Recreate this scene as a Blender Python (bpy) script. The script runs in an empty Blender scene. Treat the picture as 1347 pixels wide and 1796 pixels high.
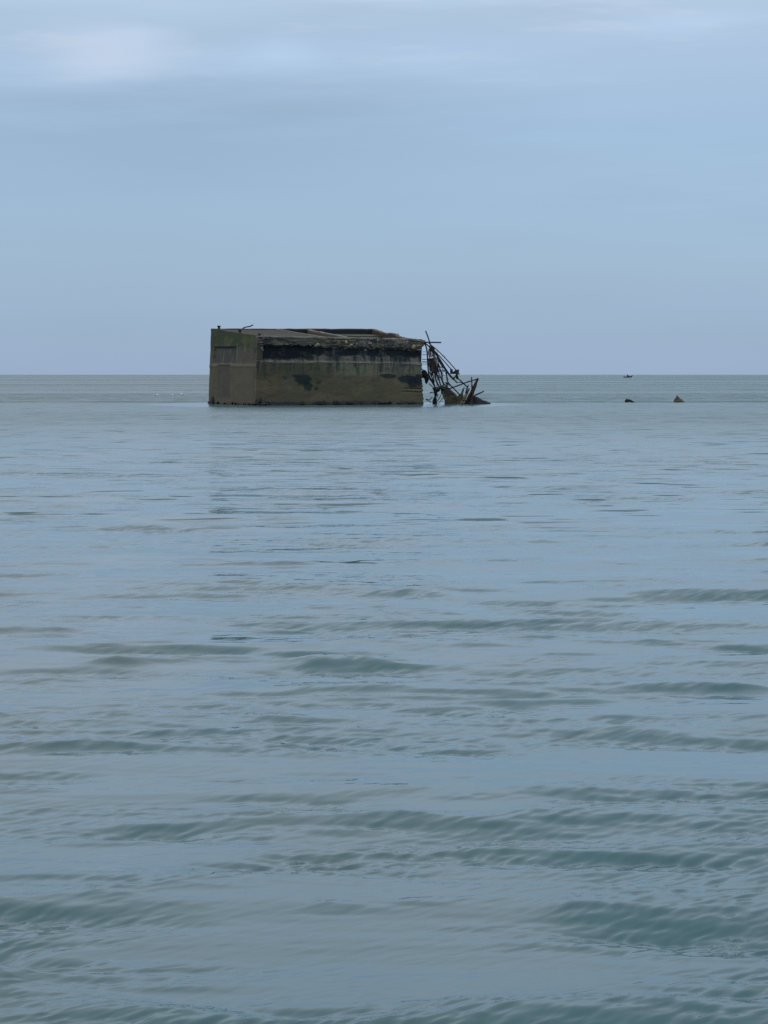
import bpy, bmesh, math, random
import numpy as np
from mathutils import Vector

# ------------------------------------------------------------------ camera, sky, sun, exposure
scene = bpy.context.scene
COL = scene.collection
CAM_H = 2.4
F_PX, CX, CY, HORIZON = 4200.0, 673.5, 898.0, 657.0
PITCH = math.atan((CY - HORIZON) / F_PX)

cam = bpy.data.cameras.new('camera')
cam.sensor_fit = 'VERTICAL'
cam.sensor_height = 36.0
cam.lens = 36.0 * F_PX / 1796.0
cam.clip_start = 0.1
cam.clip_end = 90000
cam_ob = bpy.data.objects.new('camera', cam)
COL.objects.link(cam_ob)
cam_ob.location = (0, 0, CAM_H)
cam_ob.rotation_euler = (math.pi / 2 - PITCH, 0, 0)
scene.camera = cam_ob

SUN_EL, SUN_AZ = math.radians(48), math.radians(-125)      # azimuth from +Y (the view), negative = left
world = bpy.data.worlds.new('World')
scene.world = world
world.use_nodes = True


def lin(c):
    c = c / 255.0
    return c / 12.92 if c <= 0.04045 else ((c + 0.055) / 1.055) ** 2.4


def rgb(r, g, b, k=1.0):
    return (lin(r) * k, lin(g) * k, lin(b) * k, 1.0)


class NT:
    """small helper round a node tree"""
    def __init__(self, tree):
        self.t = tree
        tree.nodes.clear()

    def n(self, kind, **kw):
        nd = self.t.nodes.new(kind)
        for k, v in kw.items():
            setattr(nd, k, v)
        return nd

    def put(self, sock, v):
        if isinstance(v, bpy.types.NodeSocket):
            self.t.links.new(v, sock)
        elif v is not None:
            sock.default_value = v

    def math(self, op, a, b=None, c=None, clamp=False):
        nd = self.n('ShaderNodeMath', operation=op, use_clamp=clamp)
        for s, v in zip(nd.inputs, (a, b, c)):
            self.put(s, v)
        return nd.outputs[0]

    def vmath(self, op, a, b=None, scale=None):
        nd = self.n('ShaderNodeVectorMath', operation=op)
        self.put(nd.inputs[0], a)
        if b is not None:
            self.put(nd.inputs[1], b)
        if scale is not None:
            self.put(nd.inputs['Scale'], scale)
        return nd.outputs['Vector']

    def mix(self, fac, a, b, blend='MIX'):
        nd = self.n('ShaderNodeMix', data_type='RGBA', blend_type=blend)
        self.put(nd.inputs[0], fac)
        self.put(nd.inputs[6], a)
        self.put(nd.inputs[7], b)
        return nd.outputs[2]

    def noise(self, vec, scale, detail=3.0, rough=0.5, out='Fac'):
        nd = self.n('ShaderNodeTexNoise')
        self.put(nd.inputs['Vector'], vec)
        nd.inputs['Scale'].default_value = scale
        nd.inputs['Detail'].default_value = detail
        nd.inputs['Roughness'].default_value = rough
        return nd.outputs[out]

    def ramp(self, fac, stops, interp='LINEAR'):
        nd = self.n('ShaderNodeValToRGB')
        nd.color_ramp.interpolation = interp
        el = nd.color_ramp.elements
        while len(el) < len(stops):
            el.new(0.5)
        for e, (p, c) in zip(el, stops):
            e.position = p
            e.color = c
        self.put(nd.inputs[0], fac)
        return nd.outputs[0]

    def maprange(self, v, a, b, c=0.0, d=1.0, smooth=True):
        nd = self.n('ShaderNodeMapRange')
        if smooth:
            nd.interpolation_type = 'SMOOTHSTEP'
        self.put(nd.inputs[0], v)
        for i, x in enumerate((a, b, c, d)):
            self.put(nd.inputs[1 + i], x)
        return nd.outputs[0]


SKY_K = 10.35           # the Background runs at 0.1, so the cloud deck's radiance is written times ten
w = NT(world.node_tree)
tc = w.n('ShaderNodeTexCoord')
direction = tc.outputs['Generated']
sep = w.n('ShaderNodeSeparateXYZ')
w.put(sep.inputs[0], direction)
dx, dy, dz = sep.outputs
zz = w.math('ABSOLUTE', dz)
sky = w.n('ShaderNodeTexSky', sky_type='NISHITA')
sky.sun_disc = False
sky.sun_elevation = SUN_EL
sky.sun_rotation = SUN_AZ
sky.altitude = 0
sky.air_density = 1.0
sky.dust_density = 3.0
# overcast layer: a slow gradient with height, the same all the way round
deck = w.ramp(w.math('POWER', zz, 0.5), [
    (0.00, rgb(157, 178, 205)), (0.117, rgb(158, 181, 208)), (0.22, rgb(160, 188, 214)),
    (0.29, rgb(158, 187, 215)), (0.32, rgb(158, 187, 216)), (0.355, rgb(169, 194, 222)),
    (0.39, rgb(179, 201, 226)), (0.45, rgb(199, 217, 239)), (0.56, rgb(216, 229, 246)), (0.80, rgb(230, 238, 248)), (1.0, rgb(238, 243, 249))])
deck = w.vmath('SCALE', deck, scale=SKY_K)
# flat stratus streaks
svec = w.n('ShaderNodeCombineXYZ')
w.put(svec.inputs[0], w.math('MULTIPLY', dx, 7.0))
w.put(svec.inputs[1], w.math('MULTIPLY', dy, 7.0))
w.put(svec.inputs[2], w.math('MULTIPLY', dz, 60.0))
streak = w.noise(svec.outputs[0], 1.0, 7.0, 0.58)
svec2 = w.n('ShaderNodeCombineXYZ')
w.put(svec2.inputs[0], w.math('MULTIPLY', dx, 3.0))
w.put(svec2.inputs[1], w.math('MULTIPLY', dy, 3.0))
w.put(svec2.inputs[2], w.math('MULTIPLY', dz, 16.0))
broad = w.noise(svec2.outputs[0], 1.0, 2.0, 0.5)
amp = w.maprange(zz, 0.03, 0.14, 0.06, 0.26)
gain = w.math('MULTIPLY_ADD', w.math('SUBTRACT', streak, 0.5), amp, 1.0)
gain = w.math('MULTIPLY_ADD', w.math('SUBTRACT', broad, 0.5), 0.16, gain)


def cloud(px, py, sx, sy, strength, g):
    """a soft cloud bank standing at a direction in the sky"""
    ax = (px - CX) / F_PX
    az = (HORIZON - py) / F_PX
    a = w.math('DIVIDE', w.math('SUBTRACT', dx, ax), sx / F_PX)
    b = w.math('DIVIDE', w.math('SUBTRACT', dz, az), sy / F_PX)
    wob = w.math('MULTIPLY', w.math('SUBTRACT', streak, 0.5), 3.6)
    b = w.math('ADD', b, wob)
    q = w.math('ADD', w.math('MULTIPLY', a, a), w.math('MULTIPLY', b, b))
    e = w.math('POWER', 2.718, w.math('MULTIPLY', q, -1.0))
    e = w.math('MULTIPLY', e, w.math('GREATER_THAN', dy, 0.0))
    return w.math('MULTIPLY_ADD', e, strength, g), e


gain, e1 = cloud(205, 108, 105, 36, 0.16, gain)
gain, _ = cloud(500, 103, 65, 18, 0.11, gain)
gain, _ = cloud(250, 78, 60, 12, 0.07, gain)
gain, _ = cloud(1200, 55, 110, 14, 0.07, gain)
gain, _ = cloud(760, 100, 150, 26, 0.04, gain)
gain, _ = cloud(850, 15, 420, 14, 0.05, gain)
gain, _ = cloud(1230, 40, 190, 35, 0.05, gain)
gain, _ = cloud(330, 255, 520, 75, -0.09, gain)
gain, _ = cloud(560, 165, 330, 32, -0.045, gain)
gain, _ = cloud(1280, 250, 380, 140, 0.05, gain)
deck = w.vmath('SCALE', deck, scale=gain)
wv = w.n('ShaderNodeCombineXYZ')
w.put(wv.inputs[0], w.math('MULTIPLY', dx, 16.0))
w.put(wv.inputs[1], w.math('MULTIPLY', dy, 16.0))
w.put(wv.inputs[2], w.math('MULTIPLY', dz, 120.0))
wisp = w.maprange(w.noise(wv.outputs[0], 1.0, 5.0, 0.6), 0.50, 0.74)
wisp = w.math('MULTIPLY', wisp, w.maprange(zz, 0.108, 0.145))
deck = w.mix(w.math('MULTIPLY', wisp, 0.42), deck, rgb(207, 218, 233, SKY_K))
deck = w.mix(w.math('MULTIPLY', e1, 0.42), deck, rgb(206, 211, 225, SKY_K))
mixed = w.mix(0.12, deck, sky.outputs[0])
bg = w.n('ShaderNodeBackground')
w.put(bg.inputs[0], mixed)
bg.inputs[1].default_value = 0.102
out = w.n('ShaderNodeOutputWorld')
w.t.links.new(bg.outputs[0], out.inputs[0])

sun = bpy.data.lights.new('sun', 'SUN')
sun.energy = 0.5
sun.angle = math.radians(35)
sun.color = (1.0, 0.95, 0.88)
sun_ob = bpy.data.objects.new('sun', sun)
COL.objects.link(sun_ob)
sd = Vector((math.sin(SUN_AZ) * math.cos(SUN_EL), math.cos(SUN_AZ) * math.cos(SUN_EL), math.sin(SUN_EL)))
sun_ob.rotation_euler = sd.to_track_quat('Z', 'Y').to_euler()
sun_ob.location = (-60, -40, 80)

scene.view_settings.view_transform = 'Standard'
scene.view_settings.look = 'None'
scene.view_settings.exposure = 0.0
scene.view_settings.gamma = 1.0
scene.view_settings.use_curve_mapping = False
scene.cycles.max_bounces = 6
scene.cycles.use_denoising = False

# ------------------------------------------------------------------ helpers
random.seed(11)
RNG = np.random.RandomState(7)


def P(px, py, Y):
    """the world point seen at photo pixel (px, py) at distance Y: used to measure the wreck"""
    r, u = px - CX, -(py - CY)
    y = F_PX * math.cos(PITCH) + u * math.sin(PITCH)
    z = u * math.cos(PITCH) - F_PX * math.sin(PITCH)
    k = Y / y
    return Vector((r * k, Y, CAM_H + z * k))


_lat = RNG.rand(256, 256)


def vnoise(x, y):
    x = np.asarray(x, float)
    y = np.asarray(y, float)
    xi, yi = np.floor(x).astype(int), np.floor(y).astype(int)
    fx, fy = x - xi, y - yi
    fx = fx * fx * (3 - 2 * fx)
    fy = fy * fy * (3 - 2 * fy)
    g = lambda a, b: _lat[a & 255, b & 255]
    return (g(xi, yi) * (1 - fx) * (1 - fy) + g(xi + 1, yi) * fx * (1 - fy)
            + g(xi, yi + 1) * (1 - fx) * fy + g(xi + 1, yi + 1) * fx * fy)


def fbm(x, y, octv=4, ox=0.0):
    s, a, t = 0.0, 1.0, 0.0
    for i in range(octv):
        s = s + a * vnoise(x * 2 ** i + 17.3 * i + ox, y * 2 ** i + 9.1 * i + ox * 0.7)
        t += a
        a *= 0.5
    return s / t


def sstep(a, b, x):
    t = np.clip((x - a) / (b - a), 0, 1)
    return t * t * (3 - 2 * t)


def link(o, parent=None):
    COL.objects.link(o)
    if parent is not None:
        o.parent = parent
    return o


def tag(o, label=None, cat=None, group=None, kind=None):
    for k, v in (('label', label), ('category', cat), ('group', group), ('kind', kind)):
        if v:
            o[k] = v
    return o


def empty(name, loc, label, cat, group=None):
    o = bpy.data.objects.new(name, None)
    o.location = loc
    o.empty_display_size = 0.2
    link(o)
    return tag(o, label, cat, group)


def mesh(name, verts, faces, mat, parent=None, smooth=False, colors=None, origin=None):
    """one mesh object; verts are world points, kept relative to the parent or the origin"""
    verts = np.asarray([tuple(v) for v in verts], float) if not isinstance(verts, np.ndarray) else verts
    base = np.array(parent.location) if parent is not None and parent.parent is None else None
    if parent is not None and parent.parent is not None:
        base = np.array(parent.parent.location) + np.array(parent.location)
    if base is None:
        base = np.array(origin) if origin is not None else np.zeros(3)
    me = bpy.data.meshes.new(name)
    me.from_pydata((verts - base).tolist(), [], faces)
    me.validate()
    me.update()
    if smooth:
        me.polygons.foreach_set('use_smooth', [True] * len(me.polygons))
    if colors is not None:
        ca = me.color_attributes.new('tint', 'FLOAT_COLOR', 'POINT')
        c = np.ones((len(verts), 4))
        c[:, :3] = colors
        ca.data.foreach_set('color', c.ravel())
    me.materials.append(mat)
    o = bpy.data.objects.new(name, me)
    if parent is None and origin is not None:
        o.location = origin
    return link(o, parent)


def tube(path, radius, sides=6, smooth_n=0):
    """verts, faces of a capped tube along a polyline (radius may be a list)"""
    pts = [Vector(p) for p in path]
    rad = list(radius) if isinstance(radius, (list, tuple)) else [radius] * len(pts)
    if smooth_n and len(pts) > 2:
        np_, nr = [], []
        for i in range(len(pts) - 1):
            p0, p1, p2, p3 = pts[max(i - 1, 0)], pts[i], pts[i + 1], pts[min(i + 2, len(pts) - 1)]
            for k in range(smooth_n):
                t = k / smooth_n
                np_.append(0.5 * ((2 * p1) + (p2 - p0) * t + (2 * p0 - 5 * p1 + 4 * p2 - p3) * t * t
                                  + (3 * p1 - p0 - 3 * p2 + p3) * t ** 3))
                nr.append(rad[i] * (1 - t) + rad[i + 1] * t)
        np_.append(pts[-1])
        nr.append(rad[-1])
        pts, rad = np_, nr
    V, Fc = [], []
    up = Vector((0.13, 0.9, 0.31)).normalized()
    for i, p in enumerate(pts):
        d = (pts[min(i + 1, len(pts) - 1)] - pts[max(i - 1, 0)]).normalized()
        a = d.cross(up)
        if a.length < 1e-3:
            a = d.cross(Vector((1, 0, 0)))
        a.normalize()
        b = d.cross(a)
        for k in range(sides):
            t = 2 * math.pi * k / sides
            V.append(p + a * (math.cos(t) * rad[i]) + b * (math.sin(t) * rad[i]))
    n = len(pts)
    for i in range(n - 1):
        for k in range(sides):
            k2 = (k + 1) % sides
            Fc.append((i * sides + k, i * sides + k2, (i + 1) * sides + k2, (i + 1) * sides + k))
    Fc.append(tuple(range(sides))[::-1])
    Fc.append(tuple((n - 1) * sides + k for k in range(sides)))
    return V, Fc


def rock(center, size, seed, rough=0.35, sub=3, shear=0.0, facets=0):
    """irregular lump: displaced icosphere, optionally cut by planes into facets"""
    bm = bmesh.new()
    bmesh.ops.create_icosphere(bm, subdivisions=sub, radius=1.0)
    rr = np.random.RandomState(seed)
    planes = [Vector(rr.normal(size=3)).normalized() for _ in range(facets)]
    V = []
    for v in bm.verts:
        p = v.co.copy()
        for pl in planes:
            d = p.dot(pl)
            if d > 0.62:
                p -= pl * (d - 0.62)
        k = 1 + rough * (fbm(np.array(p.x * 1.7 + seed), np.array(p.y * 1.7 + p.z * 2.1), 4) - 0.5) * 2
        p = p * float(k)
        p.x += shear * p.z
        V.append(Vector((center[0] + p.x * size[0], center[1] + p.y * size[1], center[2] + p.z * size[2])))
    Fc = [tuple(v.index for v in f.verts) for f in bm.faces]
    bm.free()
    return V, Fc


def prism(poly, axis, n_sub=0):
    """extrude a world polygon along axis; verts, faces"""
    n = len(poly)
    V = [Vector(p) for p in poly] + [Vector(p) + Vector(axis) for p in poly]
    Fc = [tuple(range(n))[::-1], tuple(range(n, 2 * n))]
    for i in range(n):
        j = (i + 1) % n
        Fc.append((i, j, n + j, n + i))
    return V, Fc


# ------------------------------------------------------------------ materials
def tinted(name, scale=3.0, amount=0.5, rough=0.85, bump=0.03):
    m = bpy.data.materials.new(name)
    m.use_nodes = True
    t = NT(m.node_tree)
    attr = t.n('ShaderNodeAttribute', attribute_name='tint')
    tc = t.n('ShaderNodeTexCoord')
    n1 = t.noise(tc.outputs['Object'], scale, 6.0, 0.65)
    n2 = t.noise(tc.outputs['Object'], scale * 7, 3.0, 0.6)
    k = t.math('MULTIPLY_ADD', t.math('SUBTRACT', n1, 0.5), amount * 2, 1.0)
    k = t.math('MULTIPLY_ADD', t.math('SUBTRACT', n2, 0.5), amount, k)
    c = t.vmath('SCALE', attr.outputs['Color'], scale=k)
    b = t.n('ShaderNodeBsdfPrincipled')
    t.put(b.inputs['Base Color'], c)
    b.inputs['Roughness'].default_value = rough
    b.inputs['Specular IOR Level'].default_value = 0.25
    bp = t.n('ShaderNodeBump')
    bp.inputs['Strength'].default_value = 0.6
    bp.inputs['Distance'].default_value = bump
    t.put(bp.inputs['Height'], t.math('ADD', n1, t.math('MULTIPLY', n2, 0.4)))
    t.put(b.inputs['Normal'], bp.outputs[0])
    o = t.n('ShaderNodeOutputMaterial')
    t.t.links.new(b.outputs[0], o.inputs[0])
    return m


def mottled(name, ca, cb, scale=3.0, rough=0.8, bump=0.02, spec=0.3, cc=None, metallic=0.0):
    m = bpy.data.materials.new(name)
    m.use_nodes = True
    t = NT(m.node_tree)
    tc = t.n('ShaderNodeTexCoord')
    n1 = t.noise(tc.outputs['Object'], scale, 5.0, 0.6)
    n2 = t.noise(tc.outputs['Object'], scale * 0.37, 3.0, 0.5)
    f = t.maprange(n1, 0.35, 0.65)
    c = t.mix(f, (*ca, 1), (*cb, 1))
    if cc is not None:
        c = t.mix(t.maprange(n2, 0.52, 0.62), c, (*cc, 1))
    b = t.n('ShaderNodeBsdfPrincipled')
    t.put(b.inputs['Base Color'], c)
    b.inputs['Roughness'].default_value = rough
    b.inputs['Specular IOR Level'].default_value = spec
    b.inputs['Metallic'].default_value = metallic
    if bump:
        bp = t.n('ShaderNodeBump')
        bp.inputs['Distance'].default_value = bump
        t.put(bp.inputs['Height'], n1)
        t.put(b.inputs['Normal'], bp.outputs[0])
    o = t.n('ShaderNodeOutputMaterial')
    t.t.links.new(b.outputs[0], o.inputs[0])
    return m


M_WALL = tinted('weathered_concrete', 1.3, 0.20)
M_RUST = mottled('rusted_steel', (0.009, 0.009, 0.011), (0.024, 0.019, 0.018), 5.0, 0.7)
M_WEED = mottled('wet_black_weed', (0.008, 0.010, 0.012), (0.022, 0.024, 0.022), 4.0, 0.6)
M_LUMP = mottled('dark_broken_concrete', (0.018, 0.019, 0.022), (0.055, 0.05, 0.052), 2.5, 0.85, 0.05)
M_OLIVE = mottled('weedy_concrete', (0.045, 0.043, 0.03), (0.11, 0.10, 0.065), 2.0, 0.85, 0.05, cc=(0.03, 0.032, 0.026))
M_OCHRE = mottled('ochre_timber', (0.13, 0.115, 0.07), (0.22, 0.20, 0.12), 3.0, 0.85, 0.03, cc=(0.07, 0.05, 0.04))
M_REDDISH = mottled('rust_red_steel', (0.036, 0.018, 0.017), (0.065, 0.034, 0.03), 3.0, 0.8)
M_PINK = mottled('bare_pale_concrete', (0.16, 0.13, 0.14), (0.34, 0.29, 0.30), 3.0, 0.9, 0.04)
M_STONE = mottled('brown_rock', (0.075, 0.060, 0.047), (0.135, 0.11, 0.088), 2.2, 0.9, 0.04, cc=(0.05, 0.042, 0.04))
M_BOAT = mottled('dark_hull_paint', (0.022, 0.026, 0.034), (0.035, 0.04, 0.05), 0.8, 0.45, 0.0, 0.5)
M_GULL = mottled('white_feathers', (0.80, 0.80, 0.79), (0.86, 0.86, 0.85), 9.0, 0.8, 0.0)
M_WING = mottled('grey_feathers', (0.45, 0.47, 0.50), (0.55, 0.57, 0.60), 9.0, 0.8, 0.0)
M_BEAK = mottled('yellow_beak', (0.6, 0.42, 0.06), (0.65, 0.48, 0.1), 9.0, 0.5, 0.0)


def water_material():
    m = bpy.data.materials.new('sea_water')
    m.use_nodes = True
    t = NT(m.node_tree)
    geo = t.n('ShaderNodeNewGeometry')
    pos = geo.outputs['Position']
    dist = t.n('ShaderNodeVectorMath', operation='LENGTH')
    t.put(dist.inputs[0], pos)
    d = dist.outputs['Value']

    def slopes(sx, sy, rot, scale, detail, amp):
        mp = t.n('ShaderNodeMapping', vector_type='TEXTURE')
        mp.inputs['Rotation'].default_value = (0, 0, rot)
        mp.inputs['Scale'].default_value = (1 / sx, 1 / sy, 1)
        t.put(mp.inputs['Vector'], pos)
        c = t.noise(mp.outputs[0], scale, detail, 0.55, 'Color')
        c = t.vmath('SUBTRACT', c, (0.5, 0.5, 0.5))
        return t.vmath('MULTIPLY', t.vmath('SCALE', c, scale=amp), (0.8, 1.0, 0.0))

    # patches of breeze: calm lanes and ruffled lanes
    mp = t.n('ShaderNodeMapping')
    mp.inputs['Scale'].default_value = (0.35, 1.0, 1.0)
    t.put(mp.inputs['Vector'], pos)
    gust = t.maprange(t.noise(mp.outputs[0], 0.16, 3.0, 0.55), 0.35, 0.68, 0.45, 1.35)
    mp2 = t.n('ShaderNodeMapping')
    mp2.inputs['Scale'].default_value = (0.0012, 0.0065, 1.0)
    t.put(mp2.inputs['Vector'], pos)
    lane = t.maprange(t.noise(mp2.outputs[0], 1.0, 6.0, 0.62), 0.38, 0.62, 0.15, 2.1)
    # beyond the bar on which the wreck lies the water is choppier
    ysep = t.n('ShaderNodeSeparateXYZ')
    t.put(ysep.inputs[0], pos)
    wob = t.math('MULTIPLY', t.math('SUBTRACT', t.noise(mp.outputs[0], 0.03, 2.0), 0.5), 8.0)
    chop = t.maprange(t.math('ADD', ysep.outputs[1], wob), 205, 213, 0.85, 2.2)

    cat = t.n('ShaderNodeAttribute', attribute_name='ruffle').outputs['Fac']      # cat's paws, on the same groups as the wavelets
    far_fade = t.maprange(d, 35, 110, 1.0, 0.12)
    fine = slopes(0.28, 1.0, 0.66, 12.0, 2.0, t.math('MULTIPLY', cat, t.math('MULTIPLY', t.maprange(d, 8, 25, 0.8, 0.95), far_fade)))
    fine2 = slopes(0.30, 1.0, 0.12, 4.0, 2.0, t.math('MULTIPLY', cat, t.math('MULTIPLY', t.maprange(d, 8, 30, 0.15, 0.7), far_fade)))
    fine = t.vmath('ADD', fine, fine2)
    mid = slopes(0.40, 1.0, 0.08, 1.6, 2.0, t.math('MULTIPLY', gust, t.maprange(d, 20, 60, 0.0, 0.85)))
    s = t.vmath('SCALE', t.vmath('ADD', fine, mid), scale=t.math('MULTIPLY', chop, lane))
    # wavelet fronts too small for the sheet's mesh: sparse steep faces turned to the shore, flat water between
    mp4 = t.n('ShaderNodeMapping')
    mp4.inputs['Scale'].default_value = (0.34, 1.0, 1.0)
    t.put(mp4.inputs['Vector'], pos)
    front = t.maprange(t.noise(mp4.outputs[0], 1.7, 2.0, 0.5), 0.60, 0.68, 0.0, 1.0)
    front = t.math('MULTIPLY', front, t.math('MULTIPLY', t.maprange(d, 22, 55, 0.0, 0.55), gust))
    # at a glancing view only the shoreward slopes of the chop are seen
    lean = t.math('MULTIPLY', t.math('MULTIPLY', t.maprange(d, 25, 75, 0.0, 0.080), t.maprange(d, 120, 185, 1.0, 0.62)), t.math('MULTIPLY', chop, lane))
    bar_y = t.math('ADD', ysep.outputs[1], t.math('MULTIPLY', t.math('SUBTRACT', t.noise(mp.outputs[0], 0.08, 2.0), 0.5), 5.0))
    bar = t.maprange(t.math('ABSOLUTE', t.math('SUBTRACT', bar_y, 210.5)), 1.5, 6.5, t.math('MULTIPLY', t.maprange(t.noise(mp.outputs[0], 0.22, 3.0), 0.38, 0.6, 0.15, 1.0), 0.42), 0.0)
    lean = t.math('ADD', t.math('ADD', lean, front), bar)
    tilt = t.n('ShaderNodeCombineXYZ')
    t.put(tilt.inputs[1], t.math('MULTIPLY', lean, -1.0))
    # sheltered strip of water lying against the foot of the wreck
    ex = t.math('MAXIMUM', t.math('SUBTRACT', t.math('ABSOLUTE', t.math('ADD', ysep.outputs[0], 4.0)), 8.0), 0.0)
    ey = t.math('MAXIMUM', t.math('SUBTRACT', t.math('ABSOLUTE', t.math('SUBTRACT', ysep.outputs[1], 193.0)), 7.0), 0.0)
    away = t.math('ADD', t.math('MULTIPLY', ex, 1.6), ey)
    away = t.math('MULTIPLY_ADD', t.math('SUBTRACT', t.noise(pos, 0.35, 2.0), 0.5), 10.0, away)
    lee = t.maprange(away, 5.0, 15.0, 0.18, 1.0)
    pert = t.vmath('SCALE', t.vmath('ADD', s, tilt.outputs[0]), scale=lee)
    nrm = t.vmath('NORMALIZE', t.vmath('ADD', geo.outputs['Normal'], pert))

    mp3 = t.n('ShaderNodeMapping')
    mp3.inputs['Scale'].default_value = (0.5, 0.2, 1.0)
    t.put(mp3.inputs['Vector'], pos)
    silt = t.maprange(t.math('MULTIPLY_ADD', t.math('MULTIPLY', ysep.outputs[0], t.maprange(d, 12, 50, 1.0, 0.12)), -0.07, t.noise(mp3.outputs[0], 0.7, 3.0, 0.5)), 0.38, 0.78)
    body = t.mix(silt, (0.050, 0.119, 0.134, 1), (0.076, 0.124, 0.126, 1))
    b = t.n('ShaderNodeBsdfPrincipled')
    t.put(b.inputs['Base Color'], body)
    t.put(b.inputs['Roughness'], t.math('MULTIPLY', t.maprange(d, 20, 150, 0.06, 0.27), t.maprange(lee, 0.18, 1.0, 0.5, 1.0)))
    b.inputs['IOR'].default_value = 1.34
    t.put(b.inputs['Normal'], nrm)
    o = t.n('ShaderNodeOutputMaterial')
    t.t.links.new(b.outputs[0], o.inputs[0])
    return m


# ------------------------------------------------------------------ the sea: one sheet out to the horizon, with real waves near the shore
def build_sea():
    dphi = 0.00075
    dense = np.arange(-0.19, 0.19, dphi)
    coarse = np.linspace(0.19, 2 * math.pi - 0.19, 70)[:-1]
    phi = np.concatenate([dense, coarse])
    cellp = np.concatenate([np.full(len(dense), dphi), np.full(len(coarse), coarse[1] - coarse[0])])
    q = np.concatenate([np.arange(CAM_H / 7.0, 0.12, -0.00028), np.arange(0.12, 0.024, -0.00022), np.arange(0.024, 0.0004, -0.0004)])
    r = np.concatenate([np.linspace(0.4, 6.8, 20), CAM_H / q, [9000, 16000, 32000]])
    dr = np.gradient(r)
    R, PH = np.meshgrid(r, phi, indexing='ij')
    DR = np.repeat(dr[:, None], len(phi), 1)
    X, Y = R * np.sin(PH), R * np.cos(PH)
    cell = np.maximum(DR, R * cellp[None, :] * 1.5)
    rng = np.random.RandomState(5)

    x, y, cl = X.ravel(), Y.ravel(), cell.ravel()
    act = np.where((cl < 3.0))[0]
    xa, ya, ca = x[act], y[act], cl[act]
    H = np.zeros(len(act))
    # wave groups: envelopes in which the wavelets stand up, flat lanes between them
    e1 = fbm(xa * 0.55 + 58.06, ya * 1.15 + 194.13, 3)
    env = 0.18 + 1.8 * sstep(0.47, 0.70, e1)
    e2 = fbm(xa * 0.75 + 7, ya * 1.7 + 3, 3)
    env2 = 0.16 + 1.8 * sstep(0.46, 0.68, e2)

    calm = np.interp(np.hypot(xa, ya), [10, 15, 24, 40, 60], [1.0, 0.85, 0.58, 0.52, 0.5])
    env, env2 = env * calm, env2 * (0.35 + 0.65 * calm)

    def train(lams, dirn, spread, slope, ev, lod, warp, sharp):
        for L in lams:
            a = rng.normal(dirn, spread)
            k = 2 * math.pi / L
            sl = slope / math.sqrt(len(lams) / 2)
            wgt = np.clip((L / ca - lod) / 2.2, 0, 1)
            idx = np.where(wgt > 0)[0]
            xx, yy = xa[idx], ya[idx]
            c, s_ = math.cos(a), math.sin(a)
            ph = k * (xx * s_ + yy * c) + rng.uniform(0, 6.28)
            u = xx * c - yy * s_                  # along the crest
            v = xx * s_ + yy * c
            ph = ph + warp * (fbm(u * 0.28 / L ** 0.7 + rng.uniform(0, 99), v * 0.5 / L ** 0.7, 2) - 0.5) * 2
            H[idx] += wgt[idx] * sl / k * np.sin(ph + sharp * np.sin(ph)) * ev[idx]

    train(np.geomspace(0.70, 2.1, 26), 0.04, 0.13, 0.092, env, 2.2, 1.4, 0.45)
    train(np.geomspace(2.4, 5.0, 8), 0.0, 0.25, 0.020, env * 0 + 1, 2.2, 1.0, 0.2)
    train(np.geomspace(0.26, 0.75, 22), 0.02, 0.24, 0.060, env2, 2.2, 1.2, 0.4)
    rip = 0.20 + 0.75 * np.maximum(env - 0.16, 0) + 0.40 * np.maximum(env2 - 0.14, 0)
    # fine ripples running across, strongest on the wavelet fronts
    train(np.geomspace(0.045, 0.13, 22), -0.70, 0.24, 0.095, rip, 1.8, 0.8, 0.6)
    train(np.geomspace(0.10, 0.22, 10), 0.10, 0.20, 0.050, rip, 1.8, 0.8, 0.3)
    Z = np.zeros(len(x))
    Z[act] = H
    nr, npz = len(r), len(phi)
    co = np.stack([x, y, Z], 1)
    i, j = np.meshgrid(np.arange(nr - 1), np.arange(npz), indexing='ij')
    j2 = (j + 1) % npz
    quads = np.stack([i * npz + j, (i + 1) * npz + j, (i + 1) * npz + j2, i * npz + j2], -1).reshape(-1, 4)
    quads = quads[:, ::-1]
    me = bpy.data.meshes.new('sea')
    me.vertices.add(len(co))
    me.vertices.foreach_set('co', co.ravel().astype(np.float32))
    me.loops.add(quads.size)
    me.loops.foreach_set('vertex_index', quads.ravel().astype(np.int32))
    me.polygons.add(len(quads))
    me.polygons.foreach_set('loop_start', np.arange(0, quads.size, 4, dtype=np.int32))
    me.polygons.foreach_set('use_smooth', np.ones(len(quads), dtype=bool))
    me.update(calc_edges=True)
    if me.polygons[len(quads) // 2].normal.z < 0:
        me.flip_normals()
    ruff = np.full(len(x), 0.8)
    f1 = fbm(x * 0.55 + 58.06, y * 1.15 + 194.13, 3)
    f2 = fbm(x * 0.75 + 7, y * 1.7 + 3, 3)
    ruff = 0.24 + 0.75 * 1.8 * sstep(0.47, 0.70, f1) + 0.40 * 1.8 * sstep(0.46, 0.68, f2)
    at = me.attributes.new('ruffle', 'FLOAT', 'POINT')
    at.data.foreach_set('value', ruff.astype(np.float32))
    me.materials.append(water_material())
    o = bpy.data.objects.new('sea', me)
    link(o)
    tag(o, kind='structure')


build_sea()

# ------------------------------------------------------------------ the caisson
A = math.radians(25)
FL = P(452, 589.0, 187.8)
FR = P(745, 594.5, 194.1)
BL = P(370, 576.0, 197.5)
BR = P(655, 576.5, 203.8)
E1 = (FR - FL)
E2 = (BL - FL)
NRM = E1.cross(E2).normalized()
LEN, WID = E1.length, E2.length
U1, U2 = E1.normalized(), E2.normalized()
DOWN = -NRM
DEPTH = 7.2


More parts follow.
